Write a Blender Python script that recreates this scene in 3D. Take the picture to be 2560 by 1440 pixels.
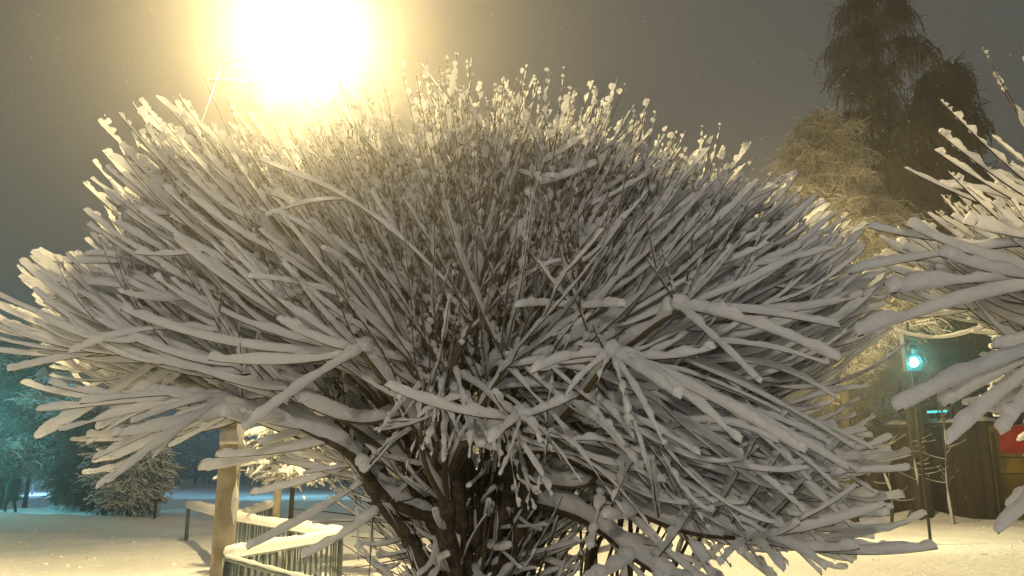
import bpy, math, random
import numpy as np
from mathutils import Vector
random.seed(7)
RNG = np.random.default_rng(11)
for o in list(bpy.data.objects): bpy.data.objects.remove(o)
S = bpy.context.scene
COL = S.collection

# ------------------------------------------------------------------ camera
CAMZ = 1.7
PITCH = math.radians(12.7)
cam_d = bpy.data.cameras.new('camera'); cam = bpy.data.objects.new('camera', cam_d); COL.objects.link(cam)
cam.location = (0, 0, CAMZ); cam.rotation_euler = (math.radians(90) + PITCH, 0, 0)
cam_d.sensor_width = 36; cam_d.lens = 28.8; cam_d.clip_start = .05; cam_d.clip_end = 2000
cam_d.dof.use_dof = False
S.camera = cam

# ------------------------------------------------------------------ world, exposure
W = bpy.data.worlds.new('World'); S.world = W; W.use_nodes = True
nt = W.node_tree; bg = nt.nodes['Background']
tc = nt.nodes.new('ShaderNodeTexCoord'); sep = nt.nodes.new('ShaderNodeSeparateXYZ')
ramp = nt.nodes.new('ShaderNodeValToRGB')
nt.links.new(tc.outputs['Generated'], sep.inputs[0]); nt.links.new(sep.outputs['Z'], ramp.inputs[0])
ramp.color_ramp.elements[0].position = 0.0; ramp.color_ramp.elements[0].color = (.078, .086, .078, 1)
ramp.color_ramp.elements[1].position = .7; ramp.color_ramp.elements[1].color = (.070, .070, .068, 1)
nt.links.new(ramp.outputs[0], bg.inputs[0]); bg.inputs[1].default_value = 1.2
S.view_settings.view_transform = 'Standard'; S.view_settings.look = 'None'
S.view_settings.exposure = 0; S.view_settings.gamma = 1
S.render.engine = 'CYCLES'
S.cycles.volume_bounces = 0
S.cycles.max_bounces = 8; S.cycles.diffuse_bounces = 7; S.cycles.transmission_bounces = 7

# ------------------------------------------------------------------ helpers
F = 2048.0
def at(px, py, Y):
    """world point seen at pixel (px,py) of the 2560x1440 photo, at depth Y"""
    x = (px - 1280) / F; v = (720 - py) / F
    dy = math.cos(PITCH) - v * math.sin(PITCH); dz = math.sin(PITCH) + v * math.cos(PITCH)
    return np.array([x / dy * Y, Y, CAMZ + dz / dy * Y])

def proj(P):
    d = P - np.array([0, 0, CAMZ]); c, s_ = math.cos(PITCH), math.sin(PITCH)
    f = d[..., 1] * c + d[..., 2] * s_; u = -d[..., 1] * s_ + d[..., 2] * c
    return 1280 + F * d[..., 0] / f, 720 - F * u / f

def tag(o, label=None, cat=None, group=None, kind=None):
    if label: o['label'] = label
    if cat: o['category'] = cat
    if group: o['group'] = group
    if kind: o['kind'] = kind
    return o

def empty(name, loc):
    o = bpy.data.objects.new(name, None); COL.objects.link(o); o.location = [float(v) for v in loc]
    o.empty_display_size = .2
    return o

class MB:
    def __init__(s): s.v = []; s.f = []; s.n = 0
    def add(s, V, Fq):
        V = np.asarray(V, float).reshape(-1, 3); Fq = np.asarray(Fq, int)
        s.v.append(V); s.f.append(Fq + s.n); s.n += len(V)
    def tubes(s, P, R, sides=6, sq=None):
        """P (M,N,3) polylines, R (M,N) radii"""
        P = np.asarray(P, float); R = np.asarray(R, float)
        if P.ndim == 2: P = P[None]; R = R[None]
        M, N, _ = P.shape
        if M == 0: return
        T = np.gradient(P, axis=1); T /= np.linalg.norm(T, axis=2, keepdims=True) + 1e-9
        ref = np.array([.31, .93, .12]); ref /= np.linalg.norm(ref)
        m = T.mean(axis=1); par = np.abs((m / (np.linalg.norm(m, axis=1, keepdims=True) + 1e-9)) @ ref) > .8
        REF = np.where(par[:, None], np.array([[.95, -.2, .1]]), ref[None])
        U = np.cross(T, REF[:, None, :]); U /= np.linalg.norm(U, axis=2, keepdims=True) + 1e-9
        B = np.cross(T, U)
        a = np.linspace(0, 2 * math.pi, sides, endpoint=False)
        V = P[:, :, None, :] + R[:, :, None, None] * (np.cos(a)[None, None, :, None] * U[:, :, None, :] + np.sin(a)[None, None, :, None] * B[:, :, None, :])
        V = V.reshape(-1, 3)
        idx = np.arange(M * N * sides).reshape(M, N, sides)
        A = idx[:, :-1, :]; D = idx[:, 1:, :]
        A2 = np.roll(A, -1, axis=2); D2 = np.roll(D, -1, axis=2)
        q = np.stack([A, D, D2, A2], axis=-1).reshape(-1, 4)
        s.add(V, q)
        if sides == 4 or sides == 6 or sides == 8:            # caps as quads
            for e, flip in ((0, 0), (N - 1, 1)):
                r = idx[:, e, :]
                for k in range(0, sides - 2, 2):
                    c = np.stack([r[:, 0], r[:, k + 1], r[:, k + 2], r[:, (k + 3) % sides]], axis=-1)
                    s.f.append((c if flip == 0 else c[:, ::-1]) + (s.n - len(V)))
    def box(s, c, d, rz=0, tilt=0):
        x, y, z = [k / 2 for k in d]
        V = np.array([[-x,-y,-z],[x,-y,-z],[x,y,-z],[-x,y,-z],[-x,-y,z],[x,-y,z],[x,y,z],[-x,y,z]])
        if tilt:
            ct, st = math.cos(tilt), math.sin(tilt); V = V @ np.array([[1,0,0],[0,ct,-st],[0,st,ct]]).T
        cz, sz = math.cos(rz), math.sin(rz); V = V @ np.array([[cz,-sz,0],[sz,cz,0],[0,0,1]]).T
        s.add(V + np.array(c), [[0,3,2,1],[4,5,6,7],[0,1,5,4],[1,2,6,5],[2,3,7,6],[3,0,4,7]])
    def blobs(s, C, R, squash=.8, nu=8, nv=5, jit=.12):
        C = np.asarray(C, float).reshape(-1, 3); R = np.asarray(R, float).reshape(-1)
        M = len(C)
        if M == 0: return
        th = np.linspace(.12, math.pi - .12, nv); ph = np.linspace(0, 2 * math.pi, nu, endpoint=False)
        X = (np.sin(th)[:, None] * np.cos(ph)[None]); Y = (np.sin(th)[:, None] * np.sin(ph)[None]); Z = np.cos(th)[:, None] * np.ones(nu)[None]
        D = np.stack([X, Y, Z * squash], -1)[None]
        rr = R[:, None, None, None] * (1 + RNG.normal(0, jit, (M, nv, nu, 1)))
        V = (C[:, None, None, :] + D * rr)
        idx = np.arange(M * nv * nu).reshape(M, nv, nu)
        A = idx[:, :-1]; B = idx[:, 1:]
        q = np.stack([A, B, np.roll(B, -1, 2), np.roll(A, -1, 2)], -1).reshape(-1, 4)
        n0 = s.n; s.add(V.reshape(-1, 3), q)
        for e, fl in ((0, 1), (nv - 1, 0)):
            r = idx[:, e]
            for k in range(0, nu - 2, 2):
                c = np.stack([r[:, 0], r[:, k + 1], r[:, k + 2], r[:, (k + 3) % nu]], -1)
                s.f.append((c[:, ::-1] if fl else c) + n0)
    def build(s, name, m, parent=None, smooth=True, origin=None):
        if not s.v: return None
        V = np.concatenate(s.v); Q = np.concatenate(s.f)
        if parent is not None:
            w = np.array(parent_world(parent)); V = V - w
        elif origin is not None: V = V - np.array(origin)
        me = bpy.data.meshes.new(name)
        me.vertices.add(len(V)); me.vertices.foreach_set('co', V.astype(np.float32).ravel())
        me.loops.add(Q.size); me.loops.foreach_set('vertex_index', Q.astype(np.int32).ravel())
        me.polygons.add(len(Q)); me.polygons.foreach_set('loop_start', (np.arange(len(Q)) * 4).astype(np.int32))
        me.polygons.foreach_set('loop_total', np.full(len(Q), 4, np.int32))
        me.polygons.foreach_set('use_smooth', np.full(len(Q), smooth, bool))
        me.update(calc_edges=True); me.validate()
        me.materials.append(m)
        o = bpy.data.objects.new(name, me); COL.objects.link(o)
        if parent is not None: o.parent = parent
        elif origin is not None: o.location = [float(k) for k in origin]
        return o

def parent_world(p):
    w = Vector((0, 0, 0))
    while p is not None: w = w + p.location; p = p.parent
    return w[:]

def nrm(v): v = np.asarray(v, float); return v / (np.linalg.norm(v, axis=-1, keepdims=True) + 1e-9)

def mat(name, col, rough=.9, noise=None, scale=6, bump=0, bscale=40, bdist=.01, spec=.2, trans=0, metallic=0):
    m = bpy.data.materials.new(name); m.use_nodes = True; n = m.node_tree; n.nodes.clear()
    out = n.nodes.new('ShaderNodeOutputMaterial'); p = n.nodes.new('ShaderNodeBsdfPrincipled')
    p.inputs['Roughness'].default_value = rough; p.inputs['Specular IOR Level'].default_value = spec
    p.inputs['Metallic'].default_value = metallic
    p.inputs['Base Color'].default_value = (*col, 1)
    g = n.nodes.new('ShaderNodeNewGeometry')
    if noise is not None:
        t = n.nodes.new('ShaderNodeTexNoise'); t.inputs['Scale'].default_value = scale; t.inputs['Detail'].default_value = 6
        n.links.new(g.outputs['Position'], t.inputs['Vector'])
        r = n.nodes.new('ShaderNodeValToRGB'); r.color_ramp.elements[0].color = (*col, 1); r.color_ramp.elements[1].color = (*noise, 1)
        r.color_ramp.elements[0].position = .38; r.color_ramp.elements[1].position = .62
        n.links.new(t.outputs['Fac'], r.inputs[0]); n.links.new(r.outputs[0], p.inputs['Base Color'])
    if bump:
        b = n.nodes.new('ShaderNodeTexNoise'); b.inputs['Scale'].default_value = bscale; b.inputs['Detail'].default_value = 4
        n.links.new(g.outputs['Position'], b.inputs['Vector'])
        bb = n.nodes.new('ShaderNodeBump'); bb.inputs['Strength'].default_value = bump; bb.inputs['Distance'].default_value = bdist
        n.links.new(b.outputs['Fac'], bb.inputs['Height']); n.links.new(bb.outputs[0], p.inputs['Normal'])
    if trans:
        tr = n.nodes.new('ShaderNodeBsdfTranslucent'); tr.inputs[0].default_value = (*col, 1)
        mx = n.nodes.new('ShaderNodeMixShader'); mx.inputs[0].default_value = trans
        n.links.new(p.outputs[0], mx.inputs[1]); n.links.new(tr.outputs[0], mx.inputs[2]); n.links.new(mx.outputs[0], out.inputs[0])
    else: n.links.new(p.outputs[0], out.inputs[0])
    return m
def emit(name, col, st):
    m = bpy.data.materials.new(name); m.use_nodes = True; n = m.node_tree; n.nodes.clear()
    out = n.nodes.new('ShaderNodeOutputMaterial'); e = n.nodes.new('ShaderNodeEmission')
    e.inputs[0].default_value = (*col, 1); e.inputs[1].default_value = st; n.links.new(e.outputs[0], out.inputs[0]); return m

M_SNOW = mat('branch_snow', (.86, .87, .9), .8, bump=1.0, bscale=48, bdist=.016, trans=.55)
M_BEAD = mat('thin_snow_beads', (.86, .87, .9), .8, bump=.4, bscale=90, bdist=.006, trans=.80)
M_SNOWG = mat('ground_snow', (.82, .83, .86), .85, bump=.8, bscale=7, bdist=.09)
M_FROST = mat('frosted_twigs', (.36, .34, .30), .9, noise=(.10, .085, .06), scale=5)
M_BARK = mat('wet_bark', (.075, .058, .038), .8, noise=(.03, .023, .015), scale=30, bump=.6, bscale=60)
M_TWIG = mat('twig_bark', (.07, .052, .03), .7)
M_DTWIG = mat('dark_tree_twigs', (.040, .036, .031), .9, noise=(.11, .10, .09), scale=1.2)
M_CONC = mat('weathered_concrete', (.34, .31, .26), .9, noise=(.20, .18, .13), scale=5, bump=.5, bscale=50)
M_METAL = mat('painted_grey_metal', (.20, .24, .25), .6, noise=(.13, .16, .17), scale=14)
M_GALV = mat('galvanised_steel', (.35, .35, .34), .5, metallic=.4)
M_WOOD = mat('dark_brown_boards', (.045, .031, .019), .85, noise=(.02, .014, .009), scale=2.5, bump=.4, bscale=20)
M_YEL = mat('mustard_painted_panel', (.20, .14, .02), .7, noise=(.08, .06, .02), scale=1.6)
M_RED = mat('red_painted_panel', (.34, .022, .014), .6, noise=(.24, .012, .01), scale=3)
M_BLACK = mat('black_housing', (.02, .02, .02), .5)

# ------------------------------------------------------------------ ground
def ground_z(x, y):
    x = np.asarray(x, float); y = np.asarray(y, float)
    z = .05 * np.sin(x * .9 + .3 * y) * np.sin(y * .55) + .035 * np.sin(2.1 * x + 1.3) * np.sin(1.7 * y + x)
    z = z + .09 * np.sin(x * .31 + 2) * np.sin(y * .27 + 1)
    z = z + .22 * np.exp(-((y - (31.5 - .22 * (x + 18))) / 1.3) ** 2) * (1 / (1 + np.exp((x + 12.5) * 1.2)))     # bank beside the park path
    z = z + .30 * np.exp(-((y - 42 + .2 * x) / 1.6) ** 2) * (1 / (1 + np.exp((x + 4) * .8)))
    z = z + .35 * np.exp(-((x - 15.2) / 1.2) ** 2 - ((y - 31.6) / .8) ** 2)
    z = z + .012 * np.sin(5.3 * x + 2 * np.sin(y * 1.3)) * np.sin(4.1 * y + 1.7 * np.sin(x)) * (y < 45)
    return z * np.clip((y - 7) / 6, 0, 1)
def ground():
    xs = np.concatenate([np.linspace(-260, -45, 24), np.linspace(-44, 44, 260), np.linspace(45, 260, 24)])
    ys = np.concatenate([np.linspace(-40, 4, 12), np.linspace(5, 60, 240), np.linspace(62, 420, 40)])
    X, Y = np.meshgrid(xs, ys, indexing='ij'); Z = ground_z(X, Y)
    nx, ny = X.shape; idx = np.arange(nx * ny).reshape(nx, ny)
    q = np.stack([idx[:-1, :-1], idx[1:, :-1], idx[1:, 1:], idx[:-1, 1:]], -1).reshape(-1, 4)
    mb = MB(); mb.add(np.stack([X, Y, Z], -1).reshape(-1, 3), q)
    tag(mb.build('ground', M_SNOWG), kind='structure')
ground()

# ------------------------------------------------------------------ snow on twigs
def resample(P, N):
    """(M,K,3)->(M,N,3) linear in param"""
    M, K, _ = P.shape; t = np.linspace(0, K - 1, N); i = np.clip(t.astype(int), 0, K - 2); f = (t - i)[None, :, None]
    return P[:, i] * (1 - f) + P[:, i + 1] * f
def bez(A, B, C, N):
    t = np.linspace(0, 1, N)[None, :, None]
    return (1 - t) ** 2 * A[:, None] + 2 * t * (1 - t) * B[:, None] + t ** 2 * C[:, None]
def snoise(M, N, k):
    n = RNG.normal(0, 1, (M, N + 2 * k)); ker = np.hanning(2 * k + 3)[1:-1]; ker /= np.sqrt((ker ** 2).sum())
    out = np.zeros((M, N))
    for j, w in enumerate(ker):
        out += w * n[:, j:j + N] if n[:, j:j + N].shape[1] == N else 0
    return out
def snow_on(mb, P, r0, N=44, sides=6, bead=1.0, start=0.0, rough=1.0):
    if len(P) == 0: return
    M, K0, _ = P.shape; tt = np.linspace(0, 1, N); tt = tt - .12 * np.sin(2 * math.pi * tt) ; tt = np.clip(tt, 0, 1)
    ff = tt * (K0 - 1); ii = np.clip(ff.astype(int), 0, K0 - 2); fr = (ff - ii)[None, :, None]; P = P[:, ii] * (1 - fr) + P[:, ii + 1] * fr
    T = nrm(np.gradient(P, axis=1)); h = np.sqrt(T[..., 0] ** 2 + T[..., 1] ** 2)
    r0 = np.broadcast_to(np.asarray(r0, float).reshape(-1, 1), (M, 1))
    steep = np.clip((.86 - h) / .34, 0, 1)
    base = r0 * (.42 + .58 * h ** 1.6)
    n1 = snoise(M, N, 2); n2 = snoise(M, N, 1); low = .38 * (1 - np.linspace(0, 1, N))[None] ** 1.3
    rad = base * ((1 - steep) * np.clip(1 + rough * (.12 * n1 + .13 * snoise(M, N, 1)), .4, 1.7) + steep * bead * np.clip(.22 + low + .60 * n2, 0.0, 1.5) * 1.15)
    L = np.linalg.norm(np.diff(P, axis=1), axis=2).sum(1)[:, None]; t = tt[None]
    base = base * (1.08 - .38 * t)
    cap = np.sqrt(np.clip((1 - t) * L / (base * 1.3 + 1e-4), 0, 1)); cap0 = np.sqrt(np.clip((t - start) * L / (base * 1.3 + 1e-4), 0, 1))
    rad = np.clip(rad * cap * cap0, .0006, 1)
    z = np.array([0, 0, 1.0]); U = z - T * T[..., 2:3]; U /= np.linalg.norm(U, axis=2, keepdims=True) + .15
    side = RNG.normal(0, .35, (M, N, 1)) * steep[..., None]
    C = P + U * (rad * .93 + .002)[..., None] + np.cross(T, U) * side * rad[..., None]
    mb.tubes(C, rad, sides)

# ------------------------------------------------------------------ the pollard willow generator
class Shoots:                                     # gathers shoots of one bough
    def __init__(s): s.tw = []; s.tr = []; s.sr = []
    def add(s, P, tr, sr): s.tw.append(P); s.tr.append(tr); s.sr.append(sr)

def grow(knots, dirs, C, Rf, n, sh, sag=.165, jitter=.15, umin=.80, umax=1.04, rs=.0138, K=12, sec=1.0, topcut=1.0, boxes=((-400, 0, 205, 600), (-400, 0, 245, 380), (2185, 840, 2400, 980), (440, 1095, 880, 1300), (620, 1040, 900, 1300), (860, 1190, 1290, 1440), (1290, 1310, 1700, 1440))):
    """knots (k,3) with outward dirs; adds shoots that end on the crown's envelope"""
    for K0, d in zip(knots, dirs):
        m = max(3, int(RNG.normal(n, n * .2) * (1.3 if d[2] > .4 else 1)))
        dd = nrm(d + RNG.normal(0, jitter, (m, 3)))
        dd[:, 1] *= np.where(dd[:, 1] < 0, .42, .8); dd[:, 2] += np.where(dd[:, 2] > -.12, .20 - .18 * dd[:, 1], 0); dd = nrm(dd)
        R = Rf(dd) * (1 - .15 * np.clip((dd[:, 2] - .25) * 2, 0, 1) * (RNG.random(m) < .75) * topcut - .04 * (dd[:, 2] > .5) * topcut); tips = C + dd * (R * np.where(dd[:, 2] > .45, RNG.uniform(umin - .12, umax + .02, m), RNG.uniform(umin, umax, m)))[:, None]
        v = tips - K0; L = np.linalg.norm(v, axis=1)
        keep = (L > .25) & ((v @ d) > 0); tips = tips[keep]; v = v[keep]; L = L[keep]; dd = dd[keep]
        if len(L) == 0: continue
        A = np.repeat(K0[None], len(L), 0) + RNG.normal(0, .03, (len(L), 3))
        sg = RNG.normal(sag, .05, len(L)) * np.clip(1.1 - dd[:, 2] * .9, .25, 1.3)
        front = np.clip(-dd[:, 1], 0, 1) * np.clip(.6 - dd[:, 2], 0, 1)
        droop = (RNG.uniform(0, 1, len(L)) < front * 1.1)
        sg = np.where(droop, -RNG.uniform(.05, .25, len(L)), sg)
        mid = A + v * .5; mid[:, 2] -= sg * L; mid += RNG.normal(0, .025, mid.shape) * L[:, None]
        P = bez(A, mid, tips, K)
        P[:, 1:] += (snoise(len(L), K - 1, 1)[..., None] * RNG.normal(0, .006, (len(L), 1, 3)))
        rr = rs * RNG.uniform(.65, 1.35, len(L)) * np.where(dd[:, 2] > .45, 1.22, 1.04) * np.clip(.7 + .35 * L, .6, 1.25)
        sh.add(P, np.full(len(L), .0046), rr)
        bad = np.zeros(len(L), bool); uu, vv = proj(P)
        for (x0, y0, x1, y1) in boxes: bad |= ((uu > x0) & (uu < x1) & (vv > y0) & (vv < y1)).any(axis=1)
        if bad.any():
            g_ = ~bad; P = P[g_]; L = L[g_]; sg = sg[g_]; dd = dd[g_]
            sh.tw.pop(); sh.tr.pop(); sh.sr.pop()
            if len(L) == 0: continue
            rr = rr[g_]; sh.add(P, np.full(len(L), .0046), rr)
        # side shoots
        for rep in range(2):
            k = RNG.random(len(L)) < .62 * sec
            if not k.any(): continue
            Q = P[k]; m2 = len(Q); j = RNG.integers(3, 8, m2); A2 = Q[np.arange(m2), j]
            e = nrm(Q[:, -1] - A2 + RNG.normal(0, .15, (m2, 3)) * L[k][:, None]); L2 = np.linalg.norm(Q[:, -1] - A2, axis=1) * RNG.uniform(.55, .95, m2)
            tip2 = A2 + e * L2[:, None]; mid2 = (A2 + tip2) / 2; mid2[:, 2] -= sg[k] * L2
            sh.add(bez(A2, mid2, tip2, K), np.full(m2, .0036), rr[k] * .8)

def flush_bough(parent, bough_path, bough_r, sh, links, blobs, snow_r=.05):
    b = MB(); b.tubes(bough_path, bough_r, 8); bo = b.build('bough', M_BARK, parent)
    tw = MB(); sn = MB(); sb = MB()
    for (P, r) in links:
        tw.tubes(P, r, 6); snow_on(sn, P[None], np.array([max(.022, min(.034, r.max() * 1.7))]), N=30, sides=8, bead=.6)
    snow_on(sn, bough_path[None], np.array([snow_r]), N=40, sides=8, bead=.5)
    for P, tr, sr in zip(sh.tw, sh.tr, sh.sr):
        N = P.shape[1]; t = np.linspace(0, 1, N)[None]
        tw.tubes(P, tr[:, None] * (1 - .6 * t), 4)
        T = nrm(P[:, -1] - P[:, 0]); st = T[:, 2] > .55
        snow_on(sn, P[~st], sr[~st], N=38, sides=8)
        snow_on(sb, P[st], sr[st], N=84, sides=6)
    if blobs: sn.blobs([c for c, r in blobs], [r for c, r in blobs])
    tw.build('twigs', M_TWIG, bo); sn.build('snow', M_SNOW, bo); sb.build('snow_beads', M_BEAD, bo)
    return bo

def crown_R(outline, C, Y, Rfront, Rback):
    pts = [at(x, y, Y) for x, y in outline]
    a = np.array([math.atan2(p[2] - C[2], p[0] - C[0]) for p in pts]); r = np.array([math.hypot(p[2] - C[2], p[0] - C[0]) for p in pts])
    o = np.argsort(a); a = a[o]; r = r[o]; a = np.concatenate([a - 2 * math.pi, a, a + 2 * math.pi]); r = np.tile(r, 3)
    def Rf(d):
        th = np.arctan2(d[:, 2], d[:, 0]); rr = np.interp(th, a, r)
        c2 = d[:, 0] ** 2 + d[:, 2] ** 2; s2 = d[:, 1] ** 2
        return 1 / np.sqrt(c2 / rr ** 2 + s2 / np.where(d[:, 1] < 0, Rfront, Rback) ** 2)
    return Rf

def curve(pts, N=20):
    """smooth path through points"""
    P = np.array(pts, float); k = len(P)
    if k == 2: P = np.array([P[0], (P[0] + P[1]) / 2, P[1]]); k = 3
    E = np.concatenate([[2 * P[0] - P[1]], P, [2 * P[-1] - P[-2]]]); out = []
    for t in np.linspace(0, k - 1 - 1e-6, N):
        i = int(t); f = t - i; a, b, c, d = E[i:i + 4]
        out.append(.5 * (2 * b + (c - a) * f + (2 * a - 5 * b + 4 * c - d) * f * f + (3 * b - a - 3 * c + d) * f ** 3))
    return np.array(out)

# ------------------------------------------------------------------ main willow
CY = 4.6
def main_willow():
    C = at(1190, 960, CY)
    outline = [(2230, 1110), (2200, 1000), (2190, 860), (2190, 740), (2130, 640), (2000, 490), (1880, 410), (1730, 350), (1600, 300), (1500, 250),
               (1380, 215), (1240, 205), (1100, 205), (980, 240), (800, 290), (640, 315), (520, 290), (390, 300), (290, 320), (250, 400), (260, 480),
               (270, 610), (160, 690), (50, 780), (30, 880), (110, 1000), (190, 1110), (240, 1210), (420, 1200), (640, 1130), (900, 1190), (1190, 1300), (1600, 1400), (2050, 1400), (2220, 1280)]
    Rf = crown_R(outline, C, CY, 1.55, 1.75)
    root = empty('pollarded_willow', (at(1190, 1440, CY)[0], CY, 0))
    tag(root, 'big snow laden pollarded willow filling the middle of the view beside the lamp post', 'tree')
    tx = at(1185, 1200, CY)[0]
    # trunk: a dark central stem with two lower forks
    t = MB()
    t.tubes(curve([(tx + .02, CY, -.1), (tx - .02, CY, .7), at(1170, 1440, CY), at(1165, 1300, CY), at(1150, 1180, CY), at(1140, 1080, CY)], 26),
            np.interp(np.linspace(0, 1, 26), [0, .15, .6, 1], [.24, .19, .13, .07]) * (1 + .06 * RNG.normal(0, 1, 26)), 8)
    t.tubes(curve([(tx + .05, CY - .02, .3), at(1260, 1440, CY), at(1290, 1260, CY + .1), at(1310, 1100, CY + .2)], 20), np.linspace(.12, .055, 20), 8)
    tr = t.build('trunk', M_BARK, root)
    # directions of 18 boughs
    bdirs = []
    for el, n, ph in ((-8, 6, .2), (22, 7, .0), (50, 5, .5), (80, 2, .1)):
        for k in range(n):
            a = 2 * math.pi * (k + ph) / n; e = math.radians(el)
            bdirs.append((math.cos(e) * math.cos(a), math.cos(e) * math.sin(a), math.sin(e)))
    bdirs = nrm(np.array(bdirs))
    # knots over the sphere
    kd = []
    while len(kd) < 390:
        d = nrm(RNG.normal(0, 1, 3))
        if d[2] < -.42: continue
        if d[0] < .15 and d[2] < -.20: continue
        if d[2] < -.2 and RNG.random() < .4: continue
        kd.append(d)
    kd = np.array(kd)
    Rk = Rf(kd); fk = RNG.uniform(.26, .70, len(kd)); KN = C + kd * (Rk * fk)[:, None]
    own = np.argmax(kd @ bdirs.T, axis=1)
    # heroes: clusters that can be recognised in the picture: knot (px,py,Y), then tips
    heroes = {
        'a': ((1530, 890, 3.25), [(1482, 812, 3.2, .03), (2010, 1135, 2.75, .042), (1700, 1000, 2.9, .04), (1575, 1065, 3.0, .034), (1660, 1115, 2.9, .034), (1850, 1110, 2.8, .04), (1330, 935, 3.1, .034), (1790, 872, 3.0, .036), (1490, 1010, 3.1, .026), (1420, 985, 3.1, .03), (1620, 1180, 2.9, .026)]),
        'b': ((1700, 772, 3.35), [(2095, 905, 3.0, .045), (1850, 792, 3.2, .036), (1900, 960, 2.9, .040), (1612, 640, 3.3, .024), (1650, 600, 3.4, .022), (1735, 560, 3.5, .02), (1800, 540, 3.5, .022), (1880, 560, 3.5, .026), (2000, 640, 3.5, .028), (2160, 740, 3.6, .032), (2100, 820, 3.4, .036)]),
        'c': ((1442, 775, 3.6), [(1345, 655, 3.4, .03), (1385, 500, 3.6, .026), (1352, 470, 3.7, .03), (1432, 520, 3.7, .016), (1465, 430, 3.8, .016), (1520, 420, 3.9, .018), (1560, 500, 3.8, .018), (1612, 430, 3.9, .02), (1560, 768, 3.3, .033), (1300, 600, 3.5, .026), (1290, 770, 3.3, .032), (1700, 500, 3.9, .026)]),
        'd': ((1300, 1050, 3.35), [(1225, 1110, 3.1, .034), (1440, 995, 3.2, .034), (1350, 1110, 3.1, .03), (960, 965, 3.1, .04), (1235, 985, 3.1, .032), (1250, 1190, 3.1, .02)]),
        'e': ((1880, 1345, 3.7), [(2345, 1372, 3.3, .040), (2265, 1378, 3.4, .030), (2150, 1372, 3.4, .036), (2215, 1265, 3.6, .04), (2090, 1095, 3.6, .013), (2145, 1215, 3.6, .022), (1800, 1415, 3.4, .03), (1960, 1430, 3.3, .032), (2065, 1425, 3.3, .03), (2000, 1310, 3.4, .036), (2050, 1180, 3.7, .03)]),
        'f': ((370, 872, 4.2), [(-30, 755, 4.1, .036), (-60, 815, 4.0, .036), (-90, 865, 3.9, .036), (40, 665, 4.2, .026), (125, 670, 4.3, .026), (185, 640, 4.4, .022), (20, 930, 3.9, .034), (95, 880, 4.0, .03), (240, 745, 4.3, .03), (150, 790, 4.2, .032)]),
        'g': ((905, 880, 3.5), [(612, 1078, 3.0, .042), (690, 800, 3.3, .045), (300, 775, 3.7, .042), (520, 900, 3.4, .04), (640, 705, 3.6, .038), (735, 690, 3.3, .040), (830, 690, 3.4, .038), (450, 720, 3.8, .038)]),
        'h': ((1005, 715, 3.7), [(860, 520, 3.6, .036), (820, 590, 3.6, .036), (620, 380, 4.0, .030), (560, 430, 4.0, .032), (900, 420, 3.9, .026), (1020, 500, 3.7, .022), (1100, 430, 3.8, .02), (700, 500, 3.8, .036), (960, 330, 4.0, .024), (1060, 350, 4.0, .024)]),
        'i': ((1235, 620, 4.0), [(1030, 235, 4.3, .030), (1110, 260, 4.2, .030), (1165, 150, 4.3, .022), (1220, 250, 4.2, .020), (1155, 300, 4.1, .028), (1260, 280, 4.2, .026), (1318, 160, 4.3, .018), (1380, 180, 4.4, .018), (1330, 330, 4.2, .026)]),
        'j': ((590, 990, 4.0), [(200, 1010, 3.6, .034), (150, 1080, 3.6, .032), (235, 1150, 3.6, .032), (240, 1225, 3.5, .036), (270, 1210, 3.4, .034), (330, 1060, 3.6, .034), (120, 960, 3.8, .034), (380, 1150, 3.6, .03), (90, 1030, 3.8, .03)]),
    }
    hero_of = {'a': (.5, -.8, -.1), 'b': (.6, -.6, .2), 'c': (.2, -.6, .6), 'd': (.05, -.95, .0), 'e': (.85, -.4, -.3), 'f': (-.95, -.2, .1), 'g': (-.6, -.7, .1), 'h': (-.3, -.6, .6), 'i': (0, -.3, .9), 'j': (-.9, -.3, -.15)}
    hb = {k: int(np.argmax(bdirs @ nrm(np.array(v)))) for k, v in hero_of.items()}
    for i, bd in enumerate(bdirs):
        sh = Shoots(); links = []; blobs = []
        B = C + bd * Rf(bd[None])[0] * .30
        z0 = .75 + .35 * (bd[2] + .2) + .15 * RNG.random()
        S0 = np.array([tx + .06 * bd[0], CY + .06 * bd[1], z0])
        c1 = S0 + np.array([bd[0] * .25, bd[1] * .25, .45])
        path = curve([S0, (S0 + c1) / 2 + [0, 0, .05], c1, (c1 + B) / 2 + [bd[0] * .06, bd[1] * .06, .05 - .05 * bd[2]], B], 26)
        path[1:-1] += RNG.normal(0, .008, (24, 3))
        br = np.linspace(.062, .024, 26) * (1.15 if bd[2] < .3 else 1)
        mine = np.where(own == i)[0]
        for k in mine:
            s0 = path[RNG.integers(15, 26)]; m = (s0 + KN[k]) / 2 + RNG.normal(0, .05, 3) + [0, 0, -.04]
            P = curve([s0, m, KN[k]], 14); links.append((P, np.linspace(.019, .008, 14)))
            if RNG.random() < .4: blobs.append((KN[k] + RNG.normal(0, .02, 3) + [0, 0, .02], RNG.uniform(.016, .028)))
        if len(mine): grow(KN[mine], kd[mine], C, Rf, 13, sh)
        for hk, (k0, tips) in heroes.items():
            if hb[hk] != i: continue
            K0 = at(*k0); P = curve([path[20], (path[20] + K0) / 2 + [0, 0, -.03], K0], 16)
            links.append((P, np.linspace(.026, .012, 16))); blobs += [(K0 + [0, 0, .03], .045)]
            for (x, y, Y, r) in tips:
                Tp = at(x, y, Y); v = Tp - K0; L = np.linalg.norm(v); m = K0 + v * .5
                if v[2] / L > -.1: m = m + [0, 0, -.10 * L]
                else: m = m + [0, 0, .07 * L]
                m = m + RNG.normal(0, .015, 3)
                sh.add(bez(K0[None], m[None], Tp[None], 14), np.array([.0055]), np.array([r * .52]))
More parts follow.
